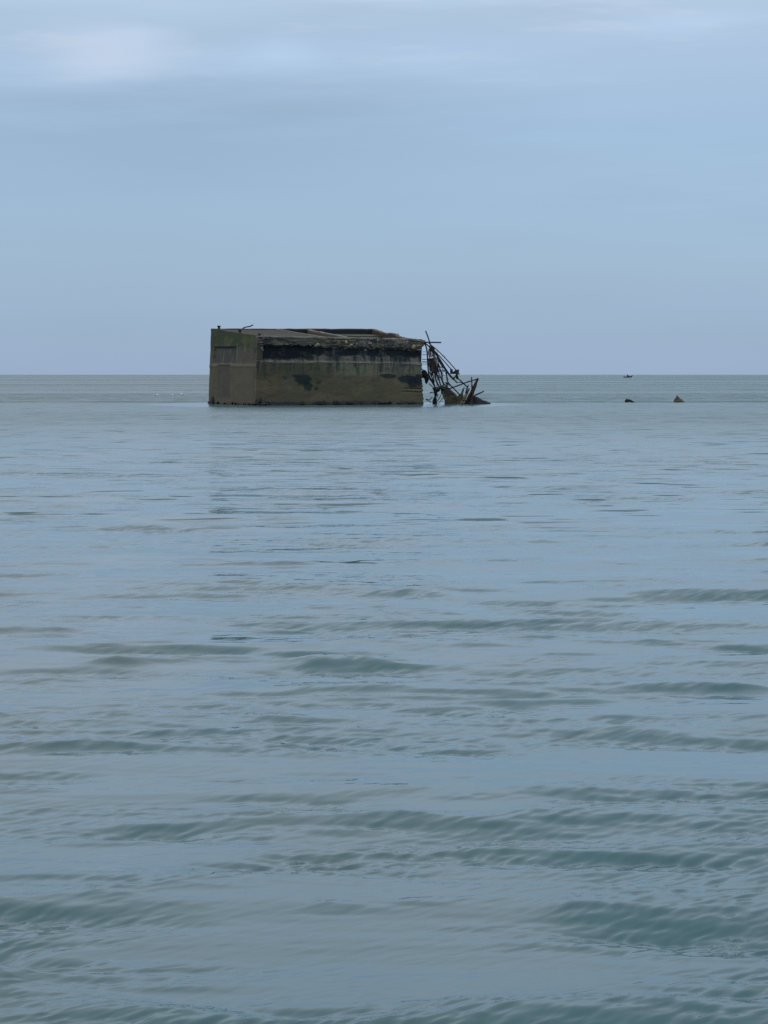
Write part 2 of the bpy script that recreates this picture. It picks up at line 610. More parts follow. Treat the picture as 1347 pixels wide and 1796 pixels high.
def C(s, wv, v):
    """caisson point: s metres along the front, wv metres back, v metres below the rim"""
    return FL + U1 * s + U2 * wv + DOWN * v + (BR - BL - E1) * ((s / LEN) * (wv / WID))


caisson = empty('concrete_caisson', Vector((FL.x + 6, 192.5, 0)),
                'massive ruined concrete caisson tilted in the sea, rusty bars spilling from its broken right end', 'caisson')

ALB = dict(olive=(0.124, 0.108, 0.068), band=(0.150, 0.152, 0.105), dark=(0.010, 0.016, 0.020), brown=(0.105, 0.082, 0.068),
           ochre=(0.33, 0.285, 0.18), grey=(0.18, 0.17, 0.145), green=(0.036, 0.050, 0.024), moss=(0.076, 0.080, 0.050),
           rim=(0.21, 0.20, 0.16), panel=(0.052, 0.049, 0.050), purple=(0.060, 0.052, 0.054), left=(0.090, 0.080, 0.053))
ALB = {k: np.array(v) for k, v in ALB.items()}


def blend(c, col, f):
    f = np.clip(f, 0, 1)[:, None]
    return c * (1 - f) + col * f


def wall_grid(S, V, fn, corner, outdir, thick, name, mat, parent):
    """a slab whose outer face is a fine relief grid; fn(s, v) -> relief outwards (m), colours; corner(s, v) -> point"""
    ns, nv = len(S), len(V)
    ss, vv = np.meshgrid(S, V, indexing='ij')
    s, v = ss.ravel(), vv.ravel()
    d, c = fn(s, v)
    pts = np.array([tuple(corner(a, b)) for a, b in zip(s, v)])
    od = np.array(outdir)
    outer = pts + d[:, None] * od
    inner = pts - thick * od
    verts = np.concatenate([outer, inner])
    cols = np.concatenate([c, c * 0 + ALB['brown'] * 0.6])
    f = []
    N = ns * nv
    idx = lambda i, j: i * nv + j
    for i in range(ns - 1):
        for j in range(nv - 1):
            f.append((idx(i, j), idx(i, j + 1), idx(i + 1, j + 1), idx(i + 1, j)))
    # closing strips and a coarse back
    for i in range(ns - 1):
        for j in (0, nv - 1):
            q = (idx(i, j), idx(i + 1, j), N + idx(i + 1, j), N + idx(i, j))
            f.append(q if j == 0 else q[::-1])
    for j in range(nv - 1):
        for i in (0, ns - 1):
            q = (idx(i, j), N + idx(i, j), N + idx(i, j + 1), idx(i, j + 1))
            f.append(q if i == 0 else q[::-1])
    for i in range(ns - 1):
        for j in range(nv - 1):
            f.append((N + idx(i, j), N + idx(i + 1, j), N + idx(i + 1, j + 1), N + idx(i, j + 1)))
    return mesh(name, verts, f, mat, parent, colors=cols)


PXM = 191.0 / F_PX             # metres per photo pixel at the wreck


def vpx(y):                    # depth below the rim of a photo row on the front face
    return (y - 590.5) * PXM


def spx(x):                    # metres along the front of a photo column
    return (x - 452.0) / 293.0 * LEN


def front_fn(s, v):
    px = 452 + s / LEN * 293
    py = 590.5 + v / PXM
    n1 = fbm(px * 0.05, py * 0.08, 4, 3)
    n2 = fbm(px * 0.18, py * 0.25, 4, 9)
    n3 = fbm(px * 0.30, py * 0.05, 3, 21)           # vertical streaks
    n4 = fbm(px * 0.06, py * 0.55, 3, 33)           # horizontal layers
    edge = (n2 - 0.5) * 7
    # relief
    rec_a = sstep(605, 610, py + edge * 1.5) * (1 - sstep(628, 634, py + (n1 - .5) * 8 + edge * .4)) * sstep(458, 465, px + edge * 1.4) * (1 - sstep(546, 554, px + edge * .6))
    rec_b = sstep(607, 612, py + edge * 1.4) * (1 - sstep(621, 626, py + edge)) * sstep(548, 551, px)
    cap = 1 - sstep(605, 609, py + edge)
    ledge = np.exp(-((py - 634.5 - (n1 - .5) * 5) / 2.0) ** 2) * (0.25 + 0.75 * sstep(.42, .58, fbm(px * .07, py * .02, 3, 90)))
    d = -0.26 * rec_a - 0.18 * rec_b - 0.12 * (1 - sstep(632, 634, py)) * (1 - cap) + 0.07 * ledge
    d = d + cap * ((n4 - 0.5) * 0.10 + (n2 - 0.5) * 0.07)
    d = d + (n1 - 0.5) * 0.07 + (n2 - .5) * 0.02
    d = d - 0.10 * np.exp(-((py - 685 - (n1 - .5) * 4) / 1.2) ** 2) * sstep(704, 714, px)
    d = d - 0.10 * np.exp(-((py - 679 - (n1 - .5) * 3) / 0.9) ** 2) * sstep(708, 714, px)
    # colours
    c = np.tile(ALB['olive'], (len(s), 1))
    c = blend(c, ALB['moss'] * 0.95, sstep(0.45, 0.62, fbm(px * 0.03, py * 0.05, 3, 50)) * 0.5)
    c = blend(c, ALB['band'], (1 - sstep(650, 660, py + (n1 - .5) * 16)) * (0.25 + 0.75 * sstep(540, 600, px)))
    c = blend(c, ALB['moss'] * 0.85, (1 - sstep(658, 672, py + (n1 - .5) * 18)) * (1 - sstep(540, 620, px)) * sstep(634, 640, py) * 0.75)
    c = blend(c, ALB['grey'] * 0.85, (1 - sstep(633, 637, py)) * 0.8)
    c = blend(c, ALB['dark'] * 2.0, sstep(0.55, 0.68, n3) * (1 - sstep(640, 660, py)) * 0.55)
    # drips under the black band
    drip = sstep(0.47, 0.58, n3) * (1 - sstep(626, 640, py + (n3 - .5) * 20)) * sstep(606, 612, py)
    c = blend(c, ALB['dark'] * 1.6, drip * 0.85)
    long_drip = sstep(0.54, 0.64, fbm(px * 0.22, py * 0.012, 3, 121)) * (1 - sstep(632, 668, py + (n1 - .5) * 40)) * sstep(612, 625, py)
    c = blend(c, ALB['dark'] * 1.8, long_drip * 0.75)
    c = blend(c, np.array((0.12, 0.07, 0.035)), sstep(0.58, 0.68, fbm(px * 0.16, py * 0.02, 3, 141)) * sstep(632, 640, py) * 0.35)
    for yl, kk in ((647.5, .35), (661, .28), (676, .25), (691, .25)):      # pour lines
        c = blend(c, ALB['dark'] * 3, np.exp(-((py - yl - (n1 - .5) * 1.5) / 0.7) ** 2) * kk * sstep(.4, .6, n2))
    # pale bare column
    pale = np.exp(-((px - 603) / 5) ** 2) + np.exp(-((px - 617) / 4) ** 2) + 0.7 * np.exp(-((px - 552) / 4) ** 2)
    c = blend(c, ALB['left'] * 1.5, pale * sstep(619, 624, py) * (1 - sstep(632, 636, py)) * 0.8)
    c = blend(c, ALB['grey'] * 1.05, ledge * 0.8)
    # cap
    capc = np.tile(ALB['brown'] * 0.82, (len(s), 1))
    capc = blend(capc, ALB['dark'] * 2.2, sstep(.50, .62, n3) * .6)
    capc = blend(capc, ALB['grey'] * 0.85, sstep(0.52, 0.70, n4) * .6)
    capc = blend(capc, ALB['grey'] * 1.2, sstep(0.54, 0.66, n3) * sstep(620, 640, px) * .7)
    capc = blend(capc, ALB['dark'] * 2.2, sstep(0.56, 0.66, fbm(px * 0.09, py * 0.45, 3, 77)))
    capc = blend(capc, ALB['grey'] * 0.55, (1 - sstep(545, 560, px)) * sstep(512, 520, px) * 0.8)
    capc = blend(capc, ALB['ochre'] * 0.65, sstep(0.60, 0.70, fbm(px * 0.11, py * 0.22, 3, 61)) * sstep(540, 560, px) * 0.8)
    capc = blend(capc, np.array((0.16, 0.19, 0.085)), np.exp(-((px - 487) / 9) ** 2 - ((py - 602) / 2.6) ** 2))
    c = c * (1 - cap[:, None]) + capc * cap[:, None]
    c = blend(c, ALB['rim'], (1 - sstep(591.2, 593.2, py + (n2 - .5) * 2)) * 0.9)
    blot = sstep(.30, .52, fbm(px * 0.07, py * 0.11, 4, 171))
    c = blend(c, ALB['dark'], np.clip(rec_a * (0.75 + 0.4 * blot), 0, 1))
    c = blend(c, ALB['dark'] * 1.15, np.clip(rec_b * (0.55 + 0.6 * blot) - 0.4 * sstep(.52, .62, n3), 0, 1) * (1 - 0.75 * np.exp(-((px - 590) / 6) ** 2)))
    # black weed blotches
    for bx, by, rx, ry, k in ((532, 664, 15, 10, 1.0), (541, 676, 9, 9, 0.9), (522, 659, 10, 4, .8), (500, 662, 7, 5, .55), (560, 668, 8, 8, .5), (477, 668, 6, 5, .4),
                              (716, 662, 14, 7, 1.25), (727, 668, 9, 9, 1.2), (682, 657, 14, 3.5, 1.15), (738, 664, 8, 10, 1.0), (556, 680, 6, 4, .5)):
        q = np.exp(-((px - bx) / rx) ** 2 - ((py - by) / ry) ** 2) * k
        c = blend(c, ALB['dark'] * 1.5, sstep(0.26, 0.5, q * (0.30 + 1.4 * n2)) * 0.9)
    c = blend(c, ALB['ochre'] * 0.5, 0.7 * np.exp(-((py - 681.5 - (n1 - .5) * 4) / 1.5) ** 2) * sstep(704, 714, px))
    c = blend(c, ALB['ochre'] * 0.36, sstep(738, 746, px) * sstep(672, 690, py) * 0.8)
    c = blend(c, ALB['dark'] * 2, sstep(701.5, 707.5, py + (n2 - .5) * 5 + (n1 - .5) * 9) * 0.8)
    return d, c


def front_corner(s, v):
    p = C(s, 0, v)
    k = s / LEN
    if k > 0.9:                                   # the broken right end: ragged edge leaning out at the foot
        py = 590.5 + v / PXM
        off = np.interp(py, [588, 597, 606, 625, 650, 672, 690, 706, 730], [0.02, 0.06, -0.18, -0.20, -0.16, -0.02, 0.06, 0.16, 0.2])
        off += 0.16 * (float(vnoise(np.array(py * 0.55), np.array(3.3))) - 0.5)
        p = p + U1 * (off * (k - 0.9) / 0.1)
        sag = np.interp(k, [0.9, 0.955, 1.0], [0, 0.02, 0.10]) * max(0.0, 1 - v / 0.6)
        p = p + DOWN * sag
    p = p + NRM * (0.04 * (float(vnoise(np.array(s * 1.9), np.array(8.8))) - 0.5)) * max(0.0, 1 - v / 0.4)
    return p


OUT_F = (-U2 + U1 * U2.dot(U1)).normalized()
if OUT_F.y > 0:
    OUT_F = -OUT_F
OUT_L = -U1
S = np.linspace(0, LEN, 300)
V = np.concatenate([np.linspace(0, 2.4, 76), np.linspace(2.45, 5.9, 62), np.linspace(6.1, DEPTH, 5)])
wall_grid(S, V, front_fn, front_corner, OUT_F, 0.62, 'front_wall', M_WALL, caisson)


def left_fn(wv, v):
    k = wv / WID                                  # 0 near corner, 1 far corner
    px = 452 - k * 82
    py = 589 - k * 13 + v / (PXM * (1 + 0.05 * k))
    n1 = fbm(px * 0.10, py * 0.07, 4, 13)
    n2 = fbm(px * 0.3, py * 0.25, 4, 19)
    n3 = fbm(px * 0.35, py * 0.04, 3, 41)
    e = (n2 - .5) * 3
    rec = sstep(606.5, 609.5, py + e) * (1 - sstep(635, 639, py + e)) * sstep(375.5, 377.5, px + e * .3) * (1 - sstep(414, 418, px + e * .5))
    pan = sstep(637, 641, py) * (1 - sstep(692, 706, py + e * 2)) * sstep(382.5, 386, px + e * .4) * (1 - sstep(405.5, 409, px + e * .4))
    d = -0.16 * rec - 0.05 * pan + (n1 - .5) * 0.06
    ledge = np.exp(-((py - 640.5) / 2.6) ** 2) * (1 - pan)
    d = d + 0.05 * ledge
    c = np.tile(ALB['left'], (len(wv), 1))
    up = 1 - sstep(630, 640, py)
    c = blend(c, np.array((0.074, 0.066, 0.054)), up * 0.85)
    c = blend(c, ALB['grey'] * 1.1, sstep(0.55, 0.68, n3) * up * 0.6)
    c = blend(c, ALB['brown'] * 0.8, sstep(0.52, 0.66, n1) * sstep(446, 452, px) * 0.6)
    gr = 1 - sstep(602, 615, py + (n1 - .5) * 20 + (n3 - .5) * 14 - 4 * sstep(440, 452, px))
    c = blend(c, ALB['green'], gr * 0.96)
    c = blend(c, np.array((0.078, 0.092, 0.036)), gr * sstep(.5, .62, n1) * 0.5)
    edge = 1 - sstep(373.5, 376, px + e * .4)     # the far edge column: bare and darker
    c = blend(c, ALB['panel'] * 0.9, edge * (1 - sstep(608, 622, py)) * 0.9)
    c = blend(c, np.array((0.055, 0.056, 0.05)) * (0.7 + 0.6 * n3[:, None]), rec * (0.45 + 0.6 * n1))
    c = blend(c, ALB['dark'] * 2, np.exp(-((py - 609.5) / 1.8) ** 2) * sstep(376, 378, px) * (1 - sstep(400, 416, px)) * 0.8)
    c = blend(c, np.array((0.056, 0.05, 0.047)), pan * (0.25 + 0.6 * n1))
    c = blend(c, ALB['grey'] * 0.8, ledge * 0.5)
    c = blend(c, ALB['moss'] * 1.15, np.exp(-((py - 606.5) / 1.6) ** 2) * sstep(376, 380, px) * (1 - sstep(412, 418, px)) * .6)
    c = blend(c, ALB['olive'] * 0.6, np.exp(-((px - 381 + (py - 640) * 0.05) / 2.2) ** 2) * sstep(640, 650, py) * 0.7)
    c = blend(c, ALB['dark'] * 2, sstep(703.5, 706.5, py + (n2 - .5) * 3) * 0.8)
    return d, c


def left_corner(wv, v):
    return C(0, wv, v) + NRM * (0.06 * (float(vnoise(np.array(wv * 2.2), np.array(4.1))) - 0.5)) * max(0.0, 1 - v / 0.4)


Wv = np.linspace(0.04, WID, 170)
V2 = np.concatenate([np.linspace(0, 5.9, 120), np.linspace(6.1, DEPTH, 4)])


def left_flip(wv, v):
    return left_corner(WID + 0.04 - wv, v)


def left_fn_flip(wv, v):
    return left_fn(WID + 0.04 - wv, v)


wall_grid(Wv, V2, left_fn_flip, left_flip, OUT_L, 0.5, 'end_wall', M_WALL, caisson)


def plain_wall(name, p0, p1, inward, top_fn, depth, thick, tint, n=60, top_tint=None):
    """wall between rim points p0 -> p1, thickness inward, rim lowered by top_fn(t)"""
    V, F, Cc = [], [], []
    for i in range(n + 1):
        t = i / n
        p = p0.lerp(p1, t) + DOWN * top_fn(t)
        for q, dd, col in ((p, 0.0, top_tint), (p + inward * thick, 0.0, top_tint), (p + inward * thick, 0.12, tint), (p + inward * thick, depth, tint), (p, depth, tint), (p, 0.12, tint)):
            V.append(q + DOWN * dd)
            Cc.append(tint if col is None else col)
    for i in range(n):
        for k in range(6):
            k2 = (k + 1) % 6
            F.append((i * 6 + k, (i + 1) * 6 + k, (i + 1) * 6 + k2, i * 6 + k2))
    F.append((0, 1, 2, 3, 4, 5))
    F.append(tuple(n * 6 + k for k in (5, 4, 3, 2, 1, 0)))
    o = mesh(name, V, F, M_WALL, caisson, colors=np.array(Cc))
    bm = bmesh.new()
    bm.from_mesh(o.data)
    bmesh.ops.recalc_face_normals(bm, faces=bm.faces)
    bm.to_mesh(o.data)
    bm.free()
    return o


def jag(seed, a):
    return lambda t: a * (float(fbm(np.array(t * 22.0 + seed), np.array(seed * 1.7), 3)) - 0.4)


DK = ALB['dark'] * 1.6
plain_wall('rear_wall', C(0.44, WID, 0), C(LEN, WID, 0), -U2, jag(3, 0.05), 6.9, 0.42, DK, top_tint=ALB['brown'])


def right_top(t):          # t: 0 front -> 1 back ; rim broken, with a raised stump in the middle
    base = jag(8, 0.16)(t)
    return base + float(np.interp(t, [0, .12, .30, .46, .50, .62, .66, .8, 1.0], [.0, .05, .14, .15, 0.0, -0.02, .10, .06, 0]))


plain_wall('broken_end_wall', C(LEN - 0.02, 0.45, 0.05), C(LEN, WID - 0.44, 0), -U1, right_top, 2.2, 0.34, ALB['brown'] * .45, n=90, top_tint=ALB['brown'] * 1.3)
plain_wall('cross_wall', C(spx(628), 0.45, 0.10), C(spx(628) - 0.1, WID - 0.44, 0.05), -U1, jag(5, 0.05), 6.6, 0.30, ALB['brown'] * .8, top_tint=ALB['grey'] * 1.1)
# the deck that still covers the left bay, and the silted floor of the open bays
def deck_part(name, s0, s1, w0, w1, v0, thick, tint, tint2, seed):
    ns, nw = 60, 44
    V, F, Cc = [], [], []
    for lay in (0, 1):
        for i in range(ns + 1):
            for j in range(nw + 1):
                s = s0 + (s1 - s0) * i / ns
                q = w0 + (w1 - w0) * j / nw
                dv = v0 + lay * thick + (0.05 * (float(fbm(np.array(s * 1.4 + seed), np.array(q * 1.4), 4)) - .5) if lay == 0 else 0)
                V.append(C(s, q, dv))
                f = float(sstep(.40, .62, fbm(np.array(s * 0.9 + seed), np.array(q * 0.5), 4)))
                Cc.append(tint * (1 - f) + tint2 * f)
    M = (ns + 1) * (nw + 1)
    idx = lambda i, j, l: l * M + i * (nw + 1) + j
    for i in range(ns):
        for j in range(nw):
            F.append((idx(i, j, 0), idx(i + 1, j, 0), idx(i + 1, j + 1, 0), idx(i, j + 1, 0)))
            F.append((idx(i, j, 1), idx(i, j + 1, 1), idx(i + 1, j + 1, 1), idx(i + 1, j, 1)))
    for i in range(ns):
        F.append((idx(i, 0, 0), idx(i, 0, 1), idx(i + 1, 0, 1), idx(i + 1, 0, 0)))
        F.append((idx(i, nw, 0), idx(i + 1, nw, 0), idx(i + 1, nw, 1), idx(i, nw, 1)))
    for j in range(nw):
        F.append((idx(0, j, 0), idx(0, j + 1, 0), idx(0, j + 1, 1), idx(0, j, 1)))
        F.append((idx(ns, j, 0), idx(ns, j, 1), idx(ns, j + 1, 1), idx(ns, j + 1, 0)))
    return mesh(name, V, F, M_WALL, caisson, colors=np.array(Cc))


deck_part('deck', 0.43, spx(566), 0.43, WID - 0.43, 0.07, 0.35, ALB['brown'] * 0.50, ALB['moss'] * 0.6, 4)
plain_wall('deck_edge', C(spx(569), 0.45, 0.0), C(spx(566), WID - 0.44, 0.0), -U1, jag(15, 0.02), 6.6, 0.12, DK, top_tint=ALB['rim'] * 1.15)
deck_part('bay_floor', spx(571), LEN - 0.36, 0.43, WID - 0.43, 3.6, 0.3, ALB['brown'] * .7, ALB['dark'] * 3, 9)
# broken ledge partway down the rear wall of the open bays
deck_part('rear_ledge', spx(612), LEN - 0.4, WID - 2.6, WID - 0.45, 0.42, 0.25, ALB['brown'] * .9, ALB['moss'] * .8, 14)


# bollards along the left end
def bollard(s, wv, r, h):
    prof = [(0.0, 0.0), (1.25, 0.0), (1.25, 0.10), (0.85, 0.16), (0.78, 0.55), (1.2, 0.80), (1.28, 0.95), (1.05, 1.0), (0, 1.0)]
    base = C(s, wv, 0.02)
    V, F = [], []
    n = 12
    for (pr, ph) in prof[1:-1]:
        for k in range(n):
            a = 2 * math.pi * k / n
            V.append(base + U1 * (math.cos(a) * pr * r) + U2 * (math.sin(a) * pr * r) + NRM * (ph * h))
    m = len(prof) - 2
    for i in range(m - 1):
        for k in range(n):
            k2 = (k + 1) % n
            F.append((i * n + k, i * n + k2, (i + 1) * n + k2, (i + 1) * n + k))
    F.append(tuple(range(n))[::-1])
    F.append(tuple((m - 1) * n + k for k in range(n)))
    return mesh('bollard', V, F, M_WEED, caisson, smooth=False)


bollard(0.38, WID - 0.85, 0.125, 0.29)
bollard(0.36, WID * 0.46, 0.125, 0.22)
bollard(0.26, 0.30, 0.12, 0.20)

# spalled blocks sticking out of the cap and the corner
rs = np.random.RandomState(3)
for (px, py, sx, sz, alb) in ((458, 591.5, .17, .07, 'rim'), (459.5, 596.5, .20, .06, 'brown'), (457, 602, .24, .07, 'rim'), (459, 606.5, .15, .08, 'brown'), (460, 611.5, .15, .09, 'rim'),
                              (461, 615, .12, .06, 'grey'), (508, 603, .30, .12, 'brown'), (502, 604.5, .18, .10, 'grey'), (543, 605, .13, .10, 'rim'), (556, 603.5, .26, .16, 'ochre'), (552, 606, .12, .1, 'ochre'),
                              (605, 598.5, .16, .16, 'ochre'), (614, 603, .22, .12, 'ochre'), (624, 602, .08, .17, 'ochre'), (661, 594.5, .20, .15, 'rim'), (646, 600, .3, .15, 'grey'),
                              (708, 598, .10, .28, 'grey'), (713, 597, .16, .2, 'grey'), (725, 604, .22, .26, 'ochre'), (736, 610, .3, .14, 'grey'), (718, 611, .18, .1, 'brown'), (693, 601, .07, .3, 'grey'),
                              (733, 594, .3, .09, 'rim'), (742, 597.5, .25, .09, 'brown'), (640, 612, .16, .06, 'rim'), (669, 604, .2, .2, 'brown'), (680, 600, .10, .26, 'brown'), (583, 598, .4, .12, 'brown'), (572, 600, .22, .12, 'brown')):
    ctr = C(spx(px), 0, vpx(py)) - OUT_F * 0.02
    Vv, Ff = rock(ctr, (sx * .85, 0.12, sz * .8), int(px * 7 + py), 0.5, 2, facets=5)
    col = np.tile(ALB[alb] * rs.uniform(.8, 1.1), (len(Vv), 1))
    mesh('spalled_block', Vv, Ff, M_WALL, caisson, colors=col)

# bent bar lying on the deck
V_, F_ = tube([P(425.5, 576, 195.5), P(430, 574, 195.5), P(433.5, 573.3, 195.5), P(438, 572.5, 195.5), P(444, 569.8, 195.5)], 0.05, 6, 3)
mesh('bent_bar', V_, F_, M_RUST, caisson)


# ---- the reinforcement hanging out of the broken end
YR = 194.5


def bar(pts, dia=0.075, name='rebar', mat=M_RUST, ys=(0, 0), parent=None, sides=6, taper=None):
    n = len(pts)
    path = [P(x, y, YR + ys[0] + (ys[1] - ys[0]) * i / max(n - 1, 1)) for i, (x, y) in enumerate(pts)]
    rad = [dia / 2] * n if taper is None else [dia / 2 * (1 - taper * i / (n - 1)) for i in range(n)]
    Vv, Ff = tube(path, rad, sides, 5 if n > 2 else 0)
    return mesh(name, Vv, Ff, mat, caisson if parent is None else parent)


def z3(*p):          # points measured on the 8.98x crop
    return [(x / 8.98 + 720, y / 8.98 + 570) for x, y in p]


BARS = [
    (z3((238, 95), (272, 180), (315, 310), (360, 400)), .11, (0.3, -0.4)),
    (z3((200, 262), (260, 272), (480, 276)), .12, (0.1, -1.6)),
    (z3((290, 290), (420, 395), (560, 535), (720, 712)), .085, (0, -2.2)),
    (z3((330, 350), (400, 430), (520, 560), (645, 705)), .09, (0.2, -1.8)),
    (z3((235, 285), (330, 380), (430, 490), (590, 745), (735, 912)), .11, (0, -1.2)),
    (z3((420, 500), (480, 620), (560, 730), (585, 890), (680, 1000), (780, 1100)), .11, (-.2, -0.6)),
    (z3((225, 290), (262, 420), (285, 760), (350, 900), (395, 1000)), .12, (0.4, 0.9)),
    (z3((360, 690), (430, 800), (480, 980)), .11, (0, 0.5)),
    (z3((450, 700), (490, 760), (510, 900), (610, 1015)), .12, (-.3, -0.2)),
    (z3((380, 740), (400, 860), (470, 1010)), .12, (0.3, 0.6)),
    (z3((300, 740), (340, 830), (390, 990)), .10, (0.6, 0.9)),
    (z3((270, 820), (330, 890), (385, 985)), .08, (0.9, 1.0)),
    (z3((290, 920), (340, 970), (385, 1000)), .08, (1.2, 1.0)),
    (z3((180, 540), (230, 542), (272, 548)), .055, (0.6, 0.6)),
    (z3((180, 578), (230, 582), (275, 586)), .075, (0.7, 0.6)),
    (z3((185, 470), (230, 468), (270, 474)), .05, (0.5, 0.4)),
    (z3((185, 612), (235, 618), (275, 612)), .035, (0.6, 0.6)),
    (z3((190, 420), (230, 424), (262, 420)), .035, (0.5, 0.4)),
    (z3((340, 390), (400, 540), (440, 720), (520, 950)), .07, (0.1, 0.3)),
    (z3((300, 320), (360, 470), (420, 600), (500, 780)), .07, (0.3, 0.1)),
    (z3((350, 400), (450, 540), (540, 690), (640, 830), (740, 905)), .08, (-.2, -.9)),
    (z3((430, 560), (470, 690), (480, 780)), .05, (0.2, 0.3)),
    (z3((420, 705), (500, 712), (570, 720)), .075, (-.2, -.5)),
    (z3((465, 700), (440, 620), (455, 560)), .045, (-.1, 0)),
    (z3((170, 690), (240, 740), (280, 830)), .06, (.8, .7)),
    (z3((735, 830), (800, 890), (905, 985)), .11, (-2.2, -1.4)),
    (z3((735, 905), (800, 908), (880, 960)), .06, (-1.2, -1.4)),
    (z3((300, 1068), (340, 1060), (390, 1058)), .085, (0.8, 0.8)),
    (z3((240, 1175), (280, 1185), (345, 1138)), .07, (0.9, 0.8)),
    (z3((250, 1165), (290, 1190), (325, 1230)), .07, (0.6, 0.7)),
    (z3((525, 1130), (480, 1190), (425, 1255)), .05, (0.2, 0.0)),
    (z3((478, 1100), (455, 1150), (428, 1195)), .06, (0.6, 0.6)),
    (z3((830, 1000), (850, 990), (905, 1020)), .06, (-1.3, -1.4)),
    (z3((300, 640), (330, 720), (360, 800), (372, 900)), .09, (.4, .7)),
]
_rb = random.Random(21)
for _ in range(16):                    # the thinner mesh of bars between the main ones
    x0, y0 = _rb.uniform(300, 430), _rb.uniform(330, 620)
    ang = math.radians(_rb.gauss(66, 10))
    L_ = _rb.uniform(140, 420)
    bow = _rb.uniform(-25, 25)
    x1, y1 = x0 + L_ * math.cos(ang), y0 + L_ * math.sin(ang)
    z = _rb.uniform(-.5, .6)
    BARS.append((z3((x0, y0), ((x0 + x1) / 2 + bow, (y0 + y1) / 2 - bow * .4), (x1, y1)), _rb.uniform(.035, .06), (z, z - _rb.uniform(0, .5))))
for _ in range(9):                     # short cross ties
    x0, y0 = _rb.uniform(330, 520), _rb.uniform(430, 900)
    z = _rb.uniform(-.4, .5)
    w_ = _rb.uniform(40, 110)
    BARS.append((z3((x0, y0), (x0 + w_ * .5, y0 + _rb.uniform(-4, 10)), (x0 + w_, y0 + _rb.uniform(-6, 16))), _rb.uniform(.03, .045), (z, z)))
bars = [bar(p, d, ys=y) for p, d, y in BARS]
# weed trailing from the bars
for _ in range(14):
    x0, y0 = _rb.choice(((770, 660), (760, 655), (764, 690), (748, 664), (800, 655), (776, 684), (785, 672), (763, 648), (742, 655), (757, 640)))
    x0 += _rb.uniform(-4, 4)
    y0 += _rb.uniform(-3, 6)
    ln_ = _rb.uniform(4, 10)
    bar([(x0, y0), (x0 + _rb.uniform(-.8, .8), y0 + ln_ * .5), (x0 + _rb.uniform(-1.2, 1.2), y0 + ln_)], _rb.uniform(.10, .19), 'hanging_weed', M_WEED, (.2, .2), taper=.75)


def lump(px, py, sx, sy, sz, seed, name, mat, parent, dy=0.0, facets=4, rough=.5):
    Vv, Ff = rock(P(px, py, YR + dy), (sx, sy, sz), seed, rough, 3, facets=facets)
    return mesh(name, Vv, Ff, mat, parent)


# concrete still gripped by the bars
lump(756.5, 634, .30, .25, .42, 5, 'concrete_lump', M_LUMP, caisson, 0.2)
lump(761, 643, .34, .25, .52, 6, 'concrete_lump', M_LUMP, caisson, 0.2)
lump(764, 650, .22, .22, .30, 16, 'concrete_lump', M_LUMP, caisson, 0.1)
lump(754, 619, .13, .15, .42, 7, 'concrete_lump', M_PINK, caisson, 0.1)
lump(758.5, 613, .20, .15, .25, 17, 'concrete_lump', M_LUMP, caisson, 0.0)
lump(762, 627, .10, .12, .42, 8, 'concrete_lump', M_PINK, caisson, 0.05)
lump(766, 637, .08, .10, .40, 18, 'concrete_lump', M_PINK, caisson, 0.05)
lump(743.5, 657, .26, .25, .42, 9, 'concrete_lump', M_WEED, caisson, 0.6)
lump(748.5, 663, .20, .22, .42, 10, 'concrete_lump', M_WEED, caisson, 0.6)
lump(754.5, 646, .08, .12, .40, 19, 'concrete_lump', M_PINK, caisson, 0.5)
lump(791.5, 651, .15, .16, .22, 11, 'concrete_lump', M_WEED, caisson, -1.8)
lump(796, 654, .18, .12, .11, 20, 'concrete_lump', M_WEED, caisson, -2.0)
lump(801.8, 653, .23, .22, .26, 12, 'concrete_lump', M_WEED, caisson, -2.2)
lump(801, 660.5, .13, .14, .24, 13, 'concrete_lump', M_WEED, caisson, -2.2)
lump(765, 683, .30, .22, .22, 21, 'concrete_lump', M_WEED, caisson, 0.9)
lump(776, 681, .32, .25, .20, 22, 'concrete_lump', M_WEED, caisson, 0.3)

# ------------------------------------------------------------------ the wreckage heap beside the broken end
YH = 195.0


def base_of(px, dy=0.0):
    p = P(px, 707, YH + dy)
    return Vector((p.x, p.y, 0.0))


def rough_prism(name, pix, depth, mat, label, cat, seed, dy=0.0, group=None):
    """a broken piece of concrete: a polygon seen from the shore, extruded back and roughened"""
    poly = [P(x, y, YH + dy) for x, y in pix]
    V, F = prism(poly, Vector((0.15 * depth, depth, 0)))
    bm = bmesh.new()
    vs = [bm.verts.new(v) for v in V]
    for f in F:
        bm.faces.new([vs[i] for i in f])
    bmesh.ops.recalc_face_normals(bm, faces=bm.faces)
    bmesh.ops.triangulate(bm, faces=bm.faces)
    for _ in range(3):
        long = [e for e in bm.edges if e.calc_length() > 0.16]
        if long:
            bmesh.ops.subdivide_edges(bm, edges=long, cuts=1, use_grid_fill=False)
            bmesh.ops.triangulate(bm, faces=bm.faces)
    for v in bm.verts:
        k = fbm(np.array(v.co.x * 3 + seed), np.array(v.co.z * 3 + v.co.y), 3) - .5
        v.co += Vector((float(k) * .14, float(k) * .2, float(fbm(np.array(v.co.x * 3.7 - seed), np.array(v.co.y * 2.1 + v.co.z * 3), 3) - .5) * .16))
    V = [v.co.copy() for v in bm.verts]
    bm.verts.index_update()
    F = [tuple(v.index for v in f.verts) for f in bm.faces]
    bm.free()
    o = mesh(name, V, F, mat, origin=base_of(sum(p[0] for p in pix) / len(pix), dy))
    return tag(o, label, cat, group)


